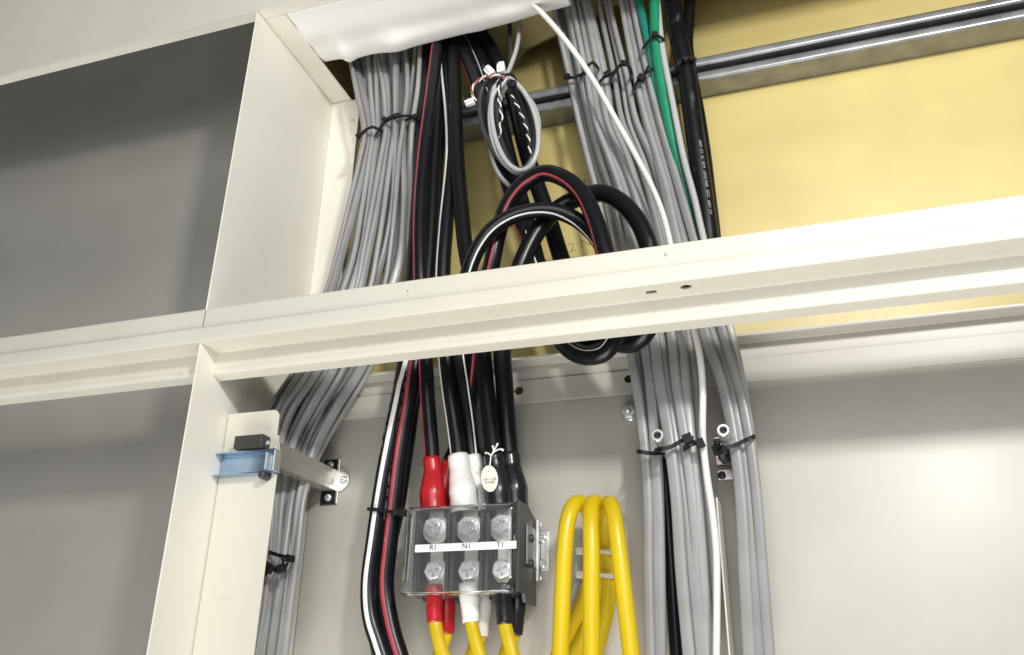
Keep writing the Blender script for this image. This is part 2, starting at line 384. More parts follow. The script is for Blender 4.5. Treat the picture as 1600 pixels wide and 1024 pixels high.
# front crossbar (hat-section sheet)
bar = thing('crossbar', 'cream steel crossbar running across the front of the cables', 'crossbar', (-.03, -.17, -.1))
bm_ = sheet_x([(-.158, -.0600), (-.158, -.0231), (YF, -.0231), (YF, -.0455), (YF - .0022, -.0462), (YF - .0022, -.0627), (-.1629, -.0632), (-.1629, -.0805), (-.1645, -.083), (-.1645, -.0885), (-.150, -.0912)], -1.6, .95, .0016, .0022)  # unseen back lip added to keep light out of the slots
bo = mk('bar', *bm_, CREAM, bar)
holes = []
c = P(637, 455, YF); holes.append(lathe(c + np.array([0, -.01, 0]), (0, 1, 0), [(0, 0), (.0009, 0), (.0009, .02), (0, .02)], 12))
def under(px, py): # point of the bar's underside
    d = M.T @ np.array([(px - 800) / F, (py - 512) / F, 1.0]); return CAM + d * ((-.0630 - CAM[2]) / d[2])
for px, py in ((1018, 457), (1072, 449)):
    c = under(px, py); holes.append(box(c[0] - .0047, c[0] + .0047, c[1] - .0026, c[1] + .0026, -.07, -.055, 0))
c = under(1072, 449); holes.append(lathe(c + np.array([0, 0, -.01]), (0, 0, 1), [(0, 0), (.0042, 0), (.0042, .02), (0, .02)], 16))
cut(bo, holes); sharp(bo, 28)
c = P(1041, 398, YF); screw('screw', c + np.array([0, -.0001, 0]), (0, -1, 0), .0017, .0012, ZINC, bar)

# white vinyl sheet lining the top opening
edge = [(446, 60), (470, 80), (482, 70), (492, 78), (503, 95), (525, 92), (540, 91), (549, 96), (560, 90), (580, 84), (600, 81), (625, 79), (650, 71), (690, 61), (730, 51), (752, 47), (762, 44), (800, 34), (845, 20), (875, 12), (893, 7)]
edge = edge[2:]
vin_rows = []
ex = np.array([e[0] for e in edge], float); ey = np.array([e[1] for e in edge], float)
ux = np.linspace(0, 1, 90); qx = np.interp(ux, np.linspace(0, 1, len(ex)), ex); qy = np.interp(ux, np.linspace(0, 1, len(ey)), ey)
ed3, _ = cat_rom([P(a, b, -.072) for a, b in zip(ex, ey)], .005); _i = np.linspace(0, len(ed3) - 1, 110); ed3 = np.array([np.interp(_i, np.arange(len(ed3)), ed3[:, j]) for j in range(3)]).T
for k, p in enumerate(ed3):
    f = k / 109; wv = .0008 * math.sin(f * 17) + .0004 * math.sin(f * 31 + 1)
    z0 = ZT + .0012; p = p.copy(); p[0] = max(p[0], -.2474 + .0002 * k / 109); x0 = p[0]
    ctrl = [(x0, YF + .0155, z0), (x0, YF + .03, z0 - .0003), (p[0], -.132, z0 - .0025), (p[0], -.112, .5 * (z0 + p[2]) - .004 + wv * .3), (p[0], -.094, p[2] - .009 - wv), (p[0], -.078, p[2] - .0055), (p[0], -.0735, p[2] + .0005), (p[0], -.076, p[2] + .006)]
    row, rt = cat_rom(ctrl, .0005); idx = np.linspace(0, 7, 43); row = np.array([np.interp(idx, rt, row[:, j]) for j in range(3)]).T
    vin_rows.append(row)
V = [tuple(p) for r in vin_rows for p in r]; Fc = [(i * 43 + j, i * 43 + j + 1, (i + 1) * 43 + j + 1, (i + 1) * 43 + j) for i in range(109) for j in range(42)]
vin = mk('vinyl_sheet', V, Fc, VINYL); md = vin.modifiers.new('s', 'SOLIDIFY'); md.thickness = .0012
tag(vin, 'white vinyl sheet hanging with a wavy edge from the top opening', 'vinyl sheet')

# strut channel on the board
zt = P(1184, 74, -.018)[2]; zb = P(1184, 107, -.018)[2]; yb = YB - .0005
st = thing('strut_channel', 'galvanised steel strut channel crossing the board behind the cables', 'strut channel', (.2, yb, zb))
xl = P(712, 205, -.018)[0]
lip = .0090
so = mk('channel', *sheet_x([(-.006, zt - lip), (-.018, zt - lip), (-.018, zt), (yb, zt), (yb, zb), (-.018, zb), (-.018, zb + lip), (-.006, zb + lip)], xl, .95, .0018, .002), STEEL, st)
sharp(so, 28)

# ---------------------------------------------------------------- cables
STAD = []
for k in range(9): a = -math.pi / 2 + math.pi * k / 8; STAD.append((.5 * math.cos(a) * 1, .55 * 1 + .5 * math.sin(a + 0) * 0 + .45 * 0))
def stadium(w, h, n=6):
    """flat-cable section, w across (second coord) and h towards the viewer (first coord)"""
    r = h / 2; q = w / 2 - r; pr = []
    for k in range(n + 1): a = -math.pi / 2 + math.pi * k / n; pr.append((r * math.sin(a), q + r * math.cos(a)))
    for k in range(n + 1): a = math.pi / 2 + math.pi * k / n; pr.append((r * math.sin(a), -q + r * math.cos(a)))
    return np.array(pr)
def path3(pts, step=.006):
    return cat_rom([P(*p) for p in pts], step)
def flat_cable(pts, w, h, tw, label, group, m=GREY, name='grey_cable'):
    path, ts = path3(pts)
    k = len(pts); twl = np.interp(ts, np.arange(k), tw if np.ndim(tw) else [tw] * k)
    o = mk(name, *sweep(path, 1, prof=stadium(w, h), twist=twl), m)
    return tag(o, label, 'cable', group)
def round_cable(pts, r, label, m, name='cable', group=None, parent=None, cat='cable', sides=16, step=.005):
    path, ts = path3(pts, step); o = mk(name, *sweep(path, r, sides), m, parent)
    if not parent: tag(o, label, cat, group)
    return o, path, ts
ORD = ['leftmost', 'second', 'third', 'fourth', 'fifth', 'sixth', 'seventh', 'eighth', 'ninth', 'tenth', 'eleventh', 'twelfth', 'thirteenth']

# left bundle of grey flat cables: stations down the picture, offsets per cable
ST = [(-25, 545, 660, -.03, -.03), (60, 544, 659, -.045, -.042), (100, 549, 656, -.052, -.045), (150, 559, 652, -.055, -.047), (207, 569, 643, -.056, -.048), (250, 562, 641, -.056, -.046), (330, 543, 641, -.056, -.045), (400, 526, 634, -.057, -.042),
      (450, 512, 622, -.060, -.040), (575, 462, 581, -.075, -.036), (640, 421, 543, -.082, -.032), (700, 405, 507, -.083, -.034), (770, 408, 477, -.080, -.052), (870, 404, 463, -.082, -.056), (950, 398, 452, -.078, -.054), (1060, 378, 440, -.07, -.05)]
NL = 11
ujit = np.cumsum(np.r_[0, rng.uniform(.7, 1.3, NL - 1)]); ujit /= ujit[-1]
for i in range(NL):
    ph = rng.uniform(0, 6.3); pts = []; tw = []
    for k, (y, xa, xb, ya, yb_) in enumerate(ST):
        u = ujit[i] + .036 * math.sin(ph + k * 1.1) * (0 if i in (0, NL - 1) else 1)
        x = xa + (xb - xa) * u
        yy = y + (-6 * u if y > 0 else 0)
        lay = .0065 * math.sin(ph * 2 + k * .5)
        pts.append((x, yy, ya + (yb_ - ya) * u + lay)); tw.append(np.interp(y, [0, 250, 450, 600, 1000], [1.25, 1.1, .95, .6, .5]) * (1 if i % 2 else -1) + .35 * math.sin(ph * 3 + k * .6))
    lab = ('outermost left grey flat cable of the left bundle, beside the cream side panel' if i == 0 else
           'outermost right grey flat cable of the left bundle, beside the black cables' if i == NL - 1 else
           '%s grey flat cable from the left in the left bundle, counted at its black ties' % ORD[i])
    flat_cable(pts, rng.uniform(.0092, .0118), rng.uniform(.0058, .0068), tw, lab, 'grey flat cables of the left bundle')
for i in range(7):                              # a second layer behind
    ph = rng.uniform(0, 6.3); pts = []; tw = []; uu = .08 + .14 * i
    for k, (y, xa, xb, ya, yb_) in enumerate(ST):
        x = xa + (xb - xa) * (uu + .04 * math.sin(ph + k * .7)); pts.append((x, y, ya + (yb_ - ya) * uu + .013)); tw.append(.3 * math.sin(ph + k * .5))
    flat_cable(pts, .0105, .0062, tw, '%s grey cable from the left in the hidden rear layer of the left bundle' % ORD[i], 'rear grey cables of the left bundle')

# right hand grey cables: x at each picture height
YS = [-40, 20, 120, 190, 250, 300, 375, 450, 530, 600, 690, 770, 900, 1050]
RG = {'L0': [856, 867, 891, 905, 918, 930, 946, 962, 982, 995, 1006, 1012, 1013, 1017],
      'L1': [865, 876, 898, 914, 930, 944, 961, 978, 993, 1006, 1016, 1021, 1022, 1024],
      'L2': [874, 886, 906, 923, 940, 956, 974, 992, 1006, 1018, 1024, 1028, 1030, 1031],
      'M0': [883, 897, 918, 931, 951, 967, 986, 1006, 1024, 1032, 1046, 1056, 1065, 1079],
      'M1': [893, 907, 928, 940, 962, 979, 999, 1019, 1037, 1046, 1060, 1072, 1084, 1099],
      'M2': [902, 915, 936, 949, 973, 990, 1011, 1032, 1050, 1058, 1071, 1081, 1092, 1106],
      'M3': [912, 924, 945, 957, 983, 1000, 1022, 1043, 1063, 1070, 1080, 1090, 1100, 1112],
      'M4': [930, 939, 961, 973, 996, 1011, 1031, 1051, 1068, 1078, 1085, 1095, 1104, 1114],
      'M5': [941, 949, 971, 984, 1008, 1022, 1041, 1057, 1072, 1082, 1089, 1098, 1107, 1116],
      'M6': [950, 957, 980, 993, 1018, 1034, 1050, 1062, 1074, 1084, 1091, 1100, 1109, 1118],
      'R0': [966, 975, 993, 1008, 1025, 1040, 1058, 1080, 1104, 1127, 1147, 1157, 1164, 1172],
      'R1': [975, 984, 1003, 1018, 1036, 1051, 1072, 1094, 1119, 1141, 1160, 1170, 1179, 1190],
      'R2': [984, 992, 1012, 1029, 1047, 1063, 1086, 1108, 1132, 1152, 1172, 1182, 1192, 1204]}
for _n, _a, _b in (('R3', 'R0', 'R1'), ('R4', 'R1', 'R2'), ('L3', 'L0', 'L2'), ('M7', 'M0', 'M1'), ('M8', 'M2', 'M3')): RG[_n] = [.5 * (p + q) + 1 for p, q in zip(RG[_a], RG[_b])]
DEP = {'L': [-.035, -.04, -.046, -.048, -.046, -.044, -.042, -.042, -.045, -.05, -.052, -.05, -.045, -.04],
       'M': [-.035, -.042, -.050, -.054, -.056, -.056, -.055, -.056, -.06, -.065, -.072, -.07, -.06, -.05],
       'R': [-.03, -.038, -.044, -.046, -.048, -.05, -.052, -.054, -.056, -.06, -.062, -.06, -.052, -.045]}
names = {'L': 'group left of the left standoff', 'M': 'middle group at the left standoff', 'R': 'right group tied to the right standoff'}
cnt = {'L': 0, 'M': 0, 'R': 0}
for key, xs in RG.items():
    g = key[0]; ph = rng.uniform(0, 6.3); DP = .013; back = key in ('M4', 'M5', 'M6', 'L1', 'R3', 'R4', 'L3', 'M7', 'M8')
    pts = [(x + (1.4 * math.sin(ph + j * 1.1) if j < 10 else 0), y, d + (DP if back else 0) + (.0042 if cnt[g] % 2 else -.001) * (1 if j < 12 else .4) + .002 * math.sin(ph + j * .6)) for j, (x, y, d) in enumerate(zip(xs, YS, DEP[g]))]
    tw = [np.interp(YS[j], [0, 120, 300, 600, 900], [1.25, 1.15, .85, .45, .15]) * (1 if cnt[g] % 2 else -1) + .28 * math.sin(ph + j * .7) for j in range(len(xs))]
    big = key in ('M0', 'M1', 'L2', 'R1', 'R0')
    w = (.0120 if big else .0102)
    flat_cable(pts, w, .0066, tw, ('rear grey cable of the %s, behind its %s cable' % (names[g], {'R3': 'leftmost', 'R4': 'rightmost', 'L3': 'second', 'M7': 'leftmost', 'M8': 'third'}[key]) if key in ('R3', 'R4', 'L3', 'M7', 'M8') else '%s grey flat cable from the left in the %s' % (ORD[cnt[g]] if cnt[g] else 'leftmost', names[g])), 'grey flat cables on the right')
    cnt[g] += 1
round_cable([(1024, -40, -.05), (1029, 20, -.055), (1035, 75, -.06), (1049, 150, -.06), (1069, 250, -.06), (1085, 310, -.06), (1100, 375, -.06), (1122, 450, -.058), (1146, 530, -.055), (1160, 595, -.055), (1175, 690, -.05), (1184, 770, -.045), (1193, 900, -.04), (1204, 1050, -.04)], .0036,
            'thin pale grey round cable running down beside the green cables', GREYC, 'grey_cable')
round_cable([(800, -40, -.09), (826, 2, -.095), (848, 22, -.10), (885, 65, -.10), (925, 122, -.09), (965, 192, -.085), (998, 252, -.082), (1022, 300, -.08), (1037, 340, -.08), (1047, 380, -.08), (1062, 445, -.085), (1083, 510, -.085), (1094, 560, -.082), (1098, 610, -.08), (1098, 680, -.08), (1104, 740, -.08), (1113, 800, -.078), (1119, 860, -.075), (1120, 920, -.07), (1119, 1050, -.06)], .0033,
            'white round cable crossing diagonally over the right grey cables', WHITEC, 'white_cable')
round_cable([(1030, 590, -.05), (1072, 560, -.045), (1088, 620, -.04), (1093, 690, -.04), (1090, 760, -.035)], .0045, 'black cable half hidden behind the middle grey cables', BLACK, 'black_cable')
round_cable([(1010, 500, -.03), (1022, 570, -.03), (1031, 640, -.03), (1037, 700, -.03), (1041, 770, -.03), (1050, 900, -.028), (1060, 1060, -.025)], .0068, 'black cable shape added to darken the gap behind the left standoff', BLACK, 'black_cable')  # added dark strand standing in for shade between the cable groups
# green pair and the black pair on the right
round_cable([(990, -40, -.035), (1000, 10, -.042), (1013, 65, -.050), (1022, 110, -.05), (1031, 160, -.046), (1049, 230, -.044), (1062, 290, -.038), (1074, 350, -.03), (1088, 450, -.02), (1092, 520, -.02)], .0052, 'darker teal green cable, left of the pair', TEAL, 'green_cable')
round_cable([(1022, -40, -.05), (1023, 20, -.056), (1026, 75, -.058), (1034, 130, -.055), (1044, 185, -.052), (1058, 245, -.048), (1071, 300, -.040), (1082, 350, -.034), (1096, 450, -.02), (1098, 520, -.02)], .0066, 'bright green earth cable, right of the pair', GREEN, 'green_cable')
o, pth, ts = round_cable([(1049, -40, -.045), (1053, 20, -.052), (1061, 65, -.058), (1072, 110, -.058), (1080, 170, -.056), (1090, 240, -.054), (1099, 300, -.05), (1108, 370, -.046), (1116, 450, -.03), (1118, 520, -.012)], .0105,
            'black sheathed cable on the right, the wider of the tied pair', BLACKD, 'black_cable')
text_on('printing', '600V  CV  3C  2019   LEAD FREE   EETC   600V  CV', .0042, pth, .0105, .27, .35, INKG, o)
round_cable([(1080, -40, -.03), (1077, 20, -.036), (1074, 70, -.040), (1079, 110, -.044), (1092, 180, -.044), (1101, 240, -.042), (1108, 300, -.040), (1116, 370, -.038), (1122, 450, -.025), (1122, 520, -.008)], .0072, 'narrower black cable on the right, behind the wider one', BLACKD, 'black_cable')

# big black power cables
def power(pts, r, label, stripe=None, ang=0, half=.28, sleeve=None, text=None, m=BLACK, group=None, step=.005):
    """pts run from the top of the picture to the end; stripe: material; ang per control point"""
    path, ts = path3(pts, step)
    o = mk('power_cable', *sweep(path, r, 20), m); tag(o, label, 'power cable', group)
    if stripe:
        a = np.interp(ts, np.arange(len(pts)), ang if np.ndim(ang) else [ang] * len(pts))
        mk('stripe', *strip(path, r, a, half), stripe, o)
    if text: text_on('printing', text[0], text[1], path, r, text[2], text[3], INKG, o)
    return o, path
GP = 'black power cables with coloured stripes'
def sleeve(parent, pts, radii, m):
    """heat-shrink sleeve: radii in metres at the control points"""
    path, ts = path3(pts, .003); r = np.interp(ts, np.arange(len(pts)), radii)
    k = np.arange(len(path)); r = r * (1 + .03 * np.sin(k * .9) * np.sin(k * .37))
    V, Fc = sweep(path, r, 22, False); n = len(path) * 22
    r2 = r - .0012; V2, F2 = sweep(path, r2, 22, False)
    Vn = V + V2; Fn = Fc + [tuple(i + n for i in f[::-1]) for f in F2]
    for k in range(22): Fn.append((k, (k + 1) % 22, n + (k + 1) % 22, n + k)); a = n - 22; Fn.append((a + k, a + (k + 1) % 22, n + a + (k + 1) % 22, n + a + k))
    return mk('heat_shrink_sleeve', Vn, Fn, m, parent)

o, _p = power([(692, -10, -.05), (688, 30, -.06), (683, 75, -.068), (674, 148, -.072), (662, 245, -.075), (656, 340, -.078), (657, 430, -.078), (661, 500, -.072), (665, 556, -.066), (668, 620, -.058), (675, 715, -.048), (677, 790, -.046)], .0082,
       'red striped black power cable ending in the front red sleeve', REDS, [-.55, -.55, -.6, -.62, -.62, -.7, -.8, -.8, -.75, -.8, -.8, -.8], .26, group=GP)
sleeve(o, [(674, 716, -.048), (676, 735, -.048), (676, 750, -.049), (676, 768, -.051), (677, 800, -.051)], [.0092, .0095, .0112, .0135, .0138], REDSL)
o, _p = power([(702, -10, -.035), (697, 20, -.04), (690, 75, -.046), (684, 150, -.05), (678, 250, -.052), (674, 340, -.054), (668, 430, -.056), (659, 500, -.058), (650, 560, -.060), (640, 620, -.060), (624, 710, -.058), (616, 780, -.056), (608, 850, -.054), (602, 920, -.052), (611, 980, -.052), (624, 1025, -.052), (640, 1070, -.052)], .0092,
       'red striped black cable bending down left of the terminal block', REDS, [-.8] * 7 + [-.5, -.2, 0, .1, .05, 0, .05, .1, .1, .1], .27,
       text=('600V  CV  100mm²   <PS>E   JET   001   CPEE  EETC   2019   N   1   600V  CV  100mm²', .0062, .515, -.85), group=GP)
o, _p = power([(680, -10, -.035), (674, 40, -.04), (666, 120, -.046), (658, 250, -.048), (652, 340, -.05), (646, 430, -.052), (640, 500, -.056), (634, 560, -.060), (627, 605, -.062), (609, 695, -.062), (596, 770, -.060), (586, 840, -.058), (577, 915, -.056), (580, 965, -.056), (592, 1005, -.056), (612, 1065, -.056)], .0092,
       'white striped black cable bending down, outermost left of its trio', WHTS, [2.6] * 7 + [.6, .15, .1, .05, .0, -.05, -.05, -.05, -.05], .33,
       text=('600V   CV   100mm²   EETC   100mm²', .005, .60, -.85), group=GP)
power([(706, -10, -.02), (700, 40, -.028), (692, 150, -.034), (684, 250, -.036), (678, 340, -.036), (670, 430, -.036), (661, 510, -.038), (653, 570, -.042), (646, 625, -.044), (634, 710, -.042), (620, 800, -.036), (604, 870, -.034), (588, 940, -.034), (587, 990, -.034), (602, 1060, -.034)], .008,
       'plain black power cable behind the striped pair at lower left', group=GP)
o, _p = power([(694, -10, -.04), (693, 40, -.045), (697, 110, -.05), (704, 180, -.055), (706, 244, -.06), (697, 353, -.068), (692, 431, -.070), (694, 500, -.068), (697, 556, -.064), (703, 610, -.058), (711, 665, -.052), (717, 715, -.046), (722, 795, -.044)], .0088,
       'white striped black power cable ending in the front white sleeve', WHTS, [-.5] * 5 + [-.75, -.75, -.9, -1.0, -.98, -.95, -.9, -.9], .30, group=GP)
sleeve(o, [(716, 713, -.046), (719, 735, -.047), (721, 752, -.049), (724, 770, -.051), (726, 802, -.051)], [.0112, .0115, .013, .0148, .0146], WHTSL)
o, _p = power([(708, -10, -.03), (708, 40, -.045), (709, 110, -.062), (711, 170, -.068), (714, 245, -.070), (722, 340, -.075), (727, 385, -.078), (735, 430, -.08), (745, 490, -.075), (754, 550, -.068), (759, 600, -.062), (765, 650, -.055), (771, 705, -.048), (777, 790, -.046)], .0090,
       'dusty plain black power cable ending in the front black sleeve', m=BLACKD, group=GP)
sleeve(o, [(771, 712, -.048), (774, 730, -.048), (776, 745, -.049), (778, 765, -.051), (780, 800, -.051)], [.0105, .0107, .0122, .0138, .0136], BLKSL)

GL = 'black power cables coiled in a loop behind the crossbar'
BK = -.112
o, _p = power([(735, -15, -.02), (745, 40, -.03), (767, 75, -.036), (785, 110, -.04), (802, 150, -.042), (813, 200, -.044), (826, 250, -.046), (843, 300, -.046), (857, 340, -.046), (874, 395, -.05), (893, 450, -.056), (920, 500, -.062), (952, 530, -.07), (985, 537, -.082), (1008, 520, -.092), (1022, 480, -.098), (1024, 430, -.10), (1014, 386, -.10), (998, 348, -.098), (970, 316, -.094), (938, 302, -.09), (900, 311, -.088), (864, 333, -.088), (835, 370, -.09), (810, 425, -.092), (793, 490, -.082), (785, 550, -.062), (788, 600, -.048), (791, 650, -.038), (795, 705, -.032), (800, 790, -.028)], .0098,
       'plain black coiled cable, the rightmost loop above the crossbar', m=BLACK, group=GL)
sleeve(o, [(796, 710, -.032), (798, 728, -.032), (800, 742, -.033), (804, 762, -.034), (806, 800, -.033)], [.0108, .0110, .012, .0135, .0135], BLKSL)
RD = -.125
o, _p = power([(697, -15, -.03), (707, 45, -.04), (722, 75, -.05), (738, 110, -.054), (752, 150, -.056), (768, 200, -.058), (783, 245, -.058), (797, 295, -.058), (815, 345, -.058), (838, 405, -.06), (862, 460, -.068), (890, 512, -.08), (922, 530, -.10), (947, 515, -.118), (957, 480, -.126), (954, 430, -.126), (943, 388, -.125), (930, 345, -.122), (910, 304, -.118), (883, 280, -.114), (850, 271, -.110), (820, 286, -.106), (797, 314, -.102), (781, 355, -.098), (769, 410, -.094), (757, 470, -.082), (747, 530, -.062), (738, 600, -.045), (722, 680, -.034), (698, 740, -.028), (690, 800, -.026)], .0094,
       'red striped coiled cable, the tallest loop above the crossbar', REDS, [-1.1] * 9 + [-.6, .0, .6, .9, 1.0, 1.0, .95, .9, .85, .75, .7, .65, .6, .5, .3, .1, .1, .1, .2, .2, .2, .2], .17, m=BLACK, group=GL)
sleeve(o, [(706, 722, -.030), (699, 745, -.029), (694, 765, -.028), (692, 800, -.028)], [.0100, .011, .012, .0122], REDSL)
WH = -.112
o, _p = power([(716, -15, -.02), (730, 45, -.03), (744, 75, -.038), (757, 105, -.044), (772, 150, -.05), (785, 200, -.053), (797, 250, -.055), (810, 295, -.056), (824, 345, -.058), (838, 400, -.064), (850, 450, -.074), (862, 500, -.086), (876, 532, -.096), (895, 551, -.104), (920, 558, -.112), (945, 551, -.118), (963, 525, -.122), (968, 480, -.120), (960, 432, -.112), (944, 390, -.104), (922, 361, -.100), (898, 342, -.102), (866, 330, -.108), (830, 330, -.114), (795, 341, -.118), (766, 362, -.120), (744, 394, -.119), (730, 432, -.114), (721, 480, -.098), (718, 520, -.08), (719, 556, -.064), (726, 610, -.05), (733, 665, -.038), (738, 715, -.032), (745, 795, -.030)], .0086,
       'white striped coiled cable, the lowest and frontmost loop above the crossbar', WHTS, [-.7] * 9 + [-.2, .2, .45, .55, .55, .5, .45, .6, .8, .9, 1.05, 1.0, .95, .85, .8, .75, .7, .65, .6, .7, .75, .8, .85, .9, .9, .9], .14, m=BLACK, group=GL)
sleeve(o, [(738, 714, -.032), (742, 735, -.032), (745, 752, -.032), (748, 770, -.032), (750, 802, -.031)], [.0098, .0100, .0112, .013, .013], WHTSL)

# ---------------------------------------------------------------- cable ties
def band(front, yf, yb, d, w=.0038, th=.0013):
    a = [P(x, y, yf) for x, y in front]; b = [P(x, y, yb) for x, y in front[::-1]]
    path, _ = cat_rom(a + b, .004, True); t = np.roll(path, -1, 0) - np.roll(path, 1, 0); t /= np.linalg.norm(t, axis=1)[:, None]
    d = np.array(d, float); V = []; n = len(path)
    for i in range(n):
        nn = np.cross(t[i], d); nn /= np.linalg.norm(nn); dd = np.cross(nn, t[i])
        for u, v in ((1, 0), (1, 1), (-1, 1), (-1, 0)): V.append(path[i] + dd * u * w / 2 + nn * v * th)
    Fc = [(i * 4 + k, i * 4 + (k + 1) % 4, ((i + 1) % n) * 4 + (k + 1) % 4, ((i + 1) % n) * 4 + k) for i in range(n) for k in range(4)]
    return V, Fc
def tie(front, yf, yb, head, label, m=TIE, d=(0, 0, 1), group='black cable ties', hs=.0062, tail=None):
    o = mk('cable_tie', *band(front, yf, yb, d), m, None, False); tag(o, label, 'cable tie', group)
    if head:
        c = P(*head, yf - .003); V, Fc = box(c[0] - hs / 2, c[0] + hs / 2, c[1] - hs * .45, c[1] + hs * .45, c[2] - hs * .5, c[2] + hs * .5, .0008)
        # turn the lock head with the band
        i = min(range(len(front)), key=lambda k: abs(front[k][0] - head[0])); j = max(1, min(i, len(front) - 2))
        tt = P(*front[j + 1], yf) - P(*front[j - 1], yf); a = math.atan2(tt[2], tt[0]); ca, sa = math.cos(a), math.sin(a)
        V = [(c[0] + (v[0] - c[0]) * ca - (v[2] - c[2]) * sa, v[1], c[2] + (v[0] - c[0]) * sa + (v[2] - c[2]) * ca) for v in V]
        mk('lock_head', V, Fc, m, o, False)
        if tail:
            pth, _ = cat_rom([P(*head, yf - .004)] + [P(x, y, yf - .006) for x, y in tail], .004)
            mk('tail', *sweep(pth, 1, prof=[(.0005, .0015), (.0005, -.0015), (-.0005, -.0015), (-.0005, .0015)]), m, o, False)
    return o
tie([(561, 215), (570, 205), (582, 199), (592, 203)], -.0645, -.03, (560, 213), 'black tie round the two leftmost grey cables of the left bundle')
tie([(590, 208), (600, 193), (615, 185), (628, 182), (640, 182)], -.0640, -.03, (601, 187), 'black tie rising across the centre of the left bundle', tail=[(622, 178), (626, 182)])
tie([(636, 188), (646, 184), (655, 180), (660, 174)], -.060, -.03, (648, 183), 'black tie at the right edge of the left bundle by the red striped cable')
tie([(885, 121), (896, 122), (906, 118), (912, 116)], -.062, -.034, (887, 120), 'black tie round the leftmost right hand cables, beside the white cable')
tie([(910, 118), (918, 105), (926, 98), (933, 106)], -.064, -.034, None, 'black tie passing under the diagonal white cable')
tie([(940, 126), (948, 118), (956, 116), (960, 112)], -.066, -.036, (948, 116), 'small black tie between the white cable and the taller tie')
tie([(959, 116), (966, 105), (975, 101), (983, 105), (986, 112)], -.066, -.036, (974, 99), 'black tie with its lock on top, highest among the right grey cables')
tie([(993, 135), (999, 124), (1007, 117), (1016, 110)], -.061, -.032, (1002, 122), 'thick black tie on the grey cables beside the green cables', hs=.008, tail=[(1011, 108), (1013, 103)])
tie([(1008, 72), (1016, 62), (1026, 56), (1034, 61)], -.068, -.036, (1023, 54), 'black tie holding the two green cables together')
tie([(1056, 108), (1066, 94), (1076, 90), (1083, 92)], -.072, -.034, (1070, 92), 'black tie holding the two right black cables together')
tie([(1000, 706), (1010, 708), (1024, 709), (1036, 708)], -.064, -.036, None, 'black tie round the grey cables left of the left standoff')
tie([(1030, 703), (1050, 698), (1064, 690), (1077, 686)], -.084, -.045, (1075, 686), 'black tie fixing the middle grey cables to the left standoff', hs=.009)
tie([(1073, 700), (1083, 694), (1094, 692)], -.086, -.045, (1094, 693), 'short black tie just right of the left standoff, by the white cable', hs=.008)
tie([(1128, 702), (1146, 697), (1162, 690), (1174, 684)], -.074, -.04, None, 'black tie fixing the right grey cables to the right standoff')
tie([(580, 796), (592, 797), (608, 800), (622, 801)], -.070, -.026, (629, 801), 'black tie round the three black cables left of the terminal block', hs=.0075, tail=[(634, 799), (636, 800)])
tie([(424, 864), (436, 868), (450, 871), (456, 873)], -.082, -.05, (453, 873), 'upper black tie on the lower left grey cables', hs=.0075)
tie([(416, 897), (428, 890), (439, 892), (446, 884)], -.088, -.05, (439, 889), 'lower black tie on the lower left grey cables', hs=.008, tail=[(443, 876), (440, 872)])
tie([(418, 880), (424, 884), (428, 890)], -.09, -.06, (420, 888), 'lowest left black tie with its lock beside the cream plate', hs=.009)

# ---------------------------------------------------------------- thin cord coil with connectors
def ell(c, a, b, tilt, t0, t1, n, y0, y1):
    out = []
    for k in range(n):
        f = k / (n - 1); t = t0 + (t1 - t0) * f; u = math.sin(t) * b; v = -math.cos(t) * a
        u += 3.2 * math.sin(c[0] * 1.7 + t * 1.6 + a); v += 3.0 * math.sin(b * 2.1 + t * 1.3)
        out.append((c[0] + u * math.cos(tilt) - v * math.sin(tilt), c[1] + u * math.sin(tilt) + v * math.cos(tilt), y0 + (y1 - y0) * f))
    return out
pi = math.pi
gc = [(806, 10, -.04), (811, 40, -.05), (808, 72, -.06), (800, 98, -.072), (792, 116, -.08)]
gc += ell((802, 194), 72, 33, -.24, -.15, -2 * pi + .3, 15, -.094, -.101) + ell((803, 200), 70, 36, -.24, -.1, -pi - .2, 8, -.096, -.09) + [(842, 205, -.085), (836, 170, -.085), (818, 145, -.085), (800, 130, -.086)] + [(788, 140, -.08), (775, 180, -.074), (767, 215, -.07), (770, 250, -.068), (784, 278, -.066), (804, 298, -.066)]
round_cable(gc, .0029, 'thin light grey cord coiled in an oval and hanging by the loops', GREYC, 'thin_cord', cat='cord', sides=12, step=.004)
dc = [(795, 10, -.045), (797, 60, -.055), (794, 110, -.075)]
dc += ell((795, 193), 74, 41, -.26, -.1, -2 * pi, 15, -.092, -.088) + ell((800, 198), 72, 29, -.26, -.05, -2 * pi, 15, -.086, -.083) + ell((803, 196), 76, 24, -.24, -.05, -1.9 * pi, 14, -.083, -.080)
round_cable(dc, .0031, 'thin dark grey cord coiled together with the light grey cord', DARKCORD, 'thin_cord', cat='cord', sides=12, step=.004)
tie([(779, 132), (787, 120), (797, 117), (806, 126), (804, 140)], -.102, -.072, (800, 132), 'black tie gathering the coiled thin cords', hs=.009)
def twisted(pts, mats, label, conn=None, rad=.0011, turns=220):
    root = thing('twisted_wire', label, 'wire', P(*pts[0])); path, _ = cat_rom([P(*p) for p in pts], .0012); t, n, s = frames(path)
    L = np.concatenate([[0], np.cumsum(np.linalg.norm(np.diff(path, axis=0), axis=1))])
    for k, m in enumerate(mats):
        a = L * 2 * pi / .017 + k * 2 * pi / len(mats); q = path + (n * np.cos(a)[:, None] + s * np.sin(a)[:, None]) * rad
        mk('wire', *sweep(q, .00092, 7), m, root)
    return root
twisted([(789, 122, -.106), (776, 118, -.108), (762, 119, -.108), (748, 126, -.106), (738, 138, -.104), (739, 150, -.104), (743, 158, -.104)], [REDW, WHTW, GRNW], 'red, white and grey twisted wires running left to a white plug')
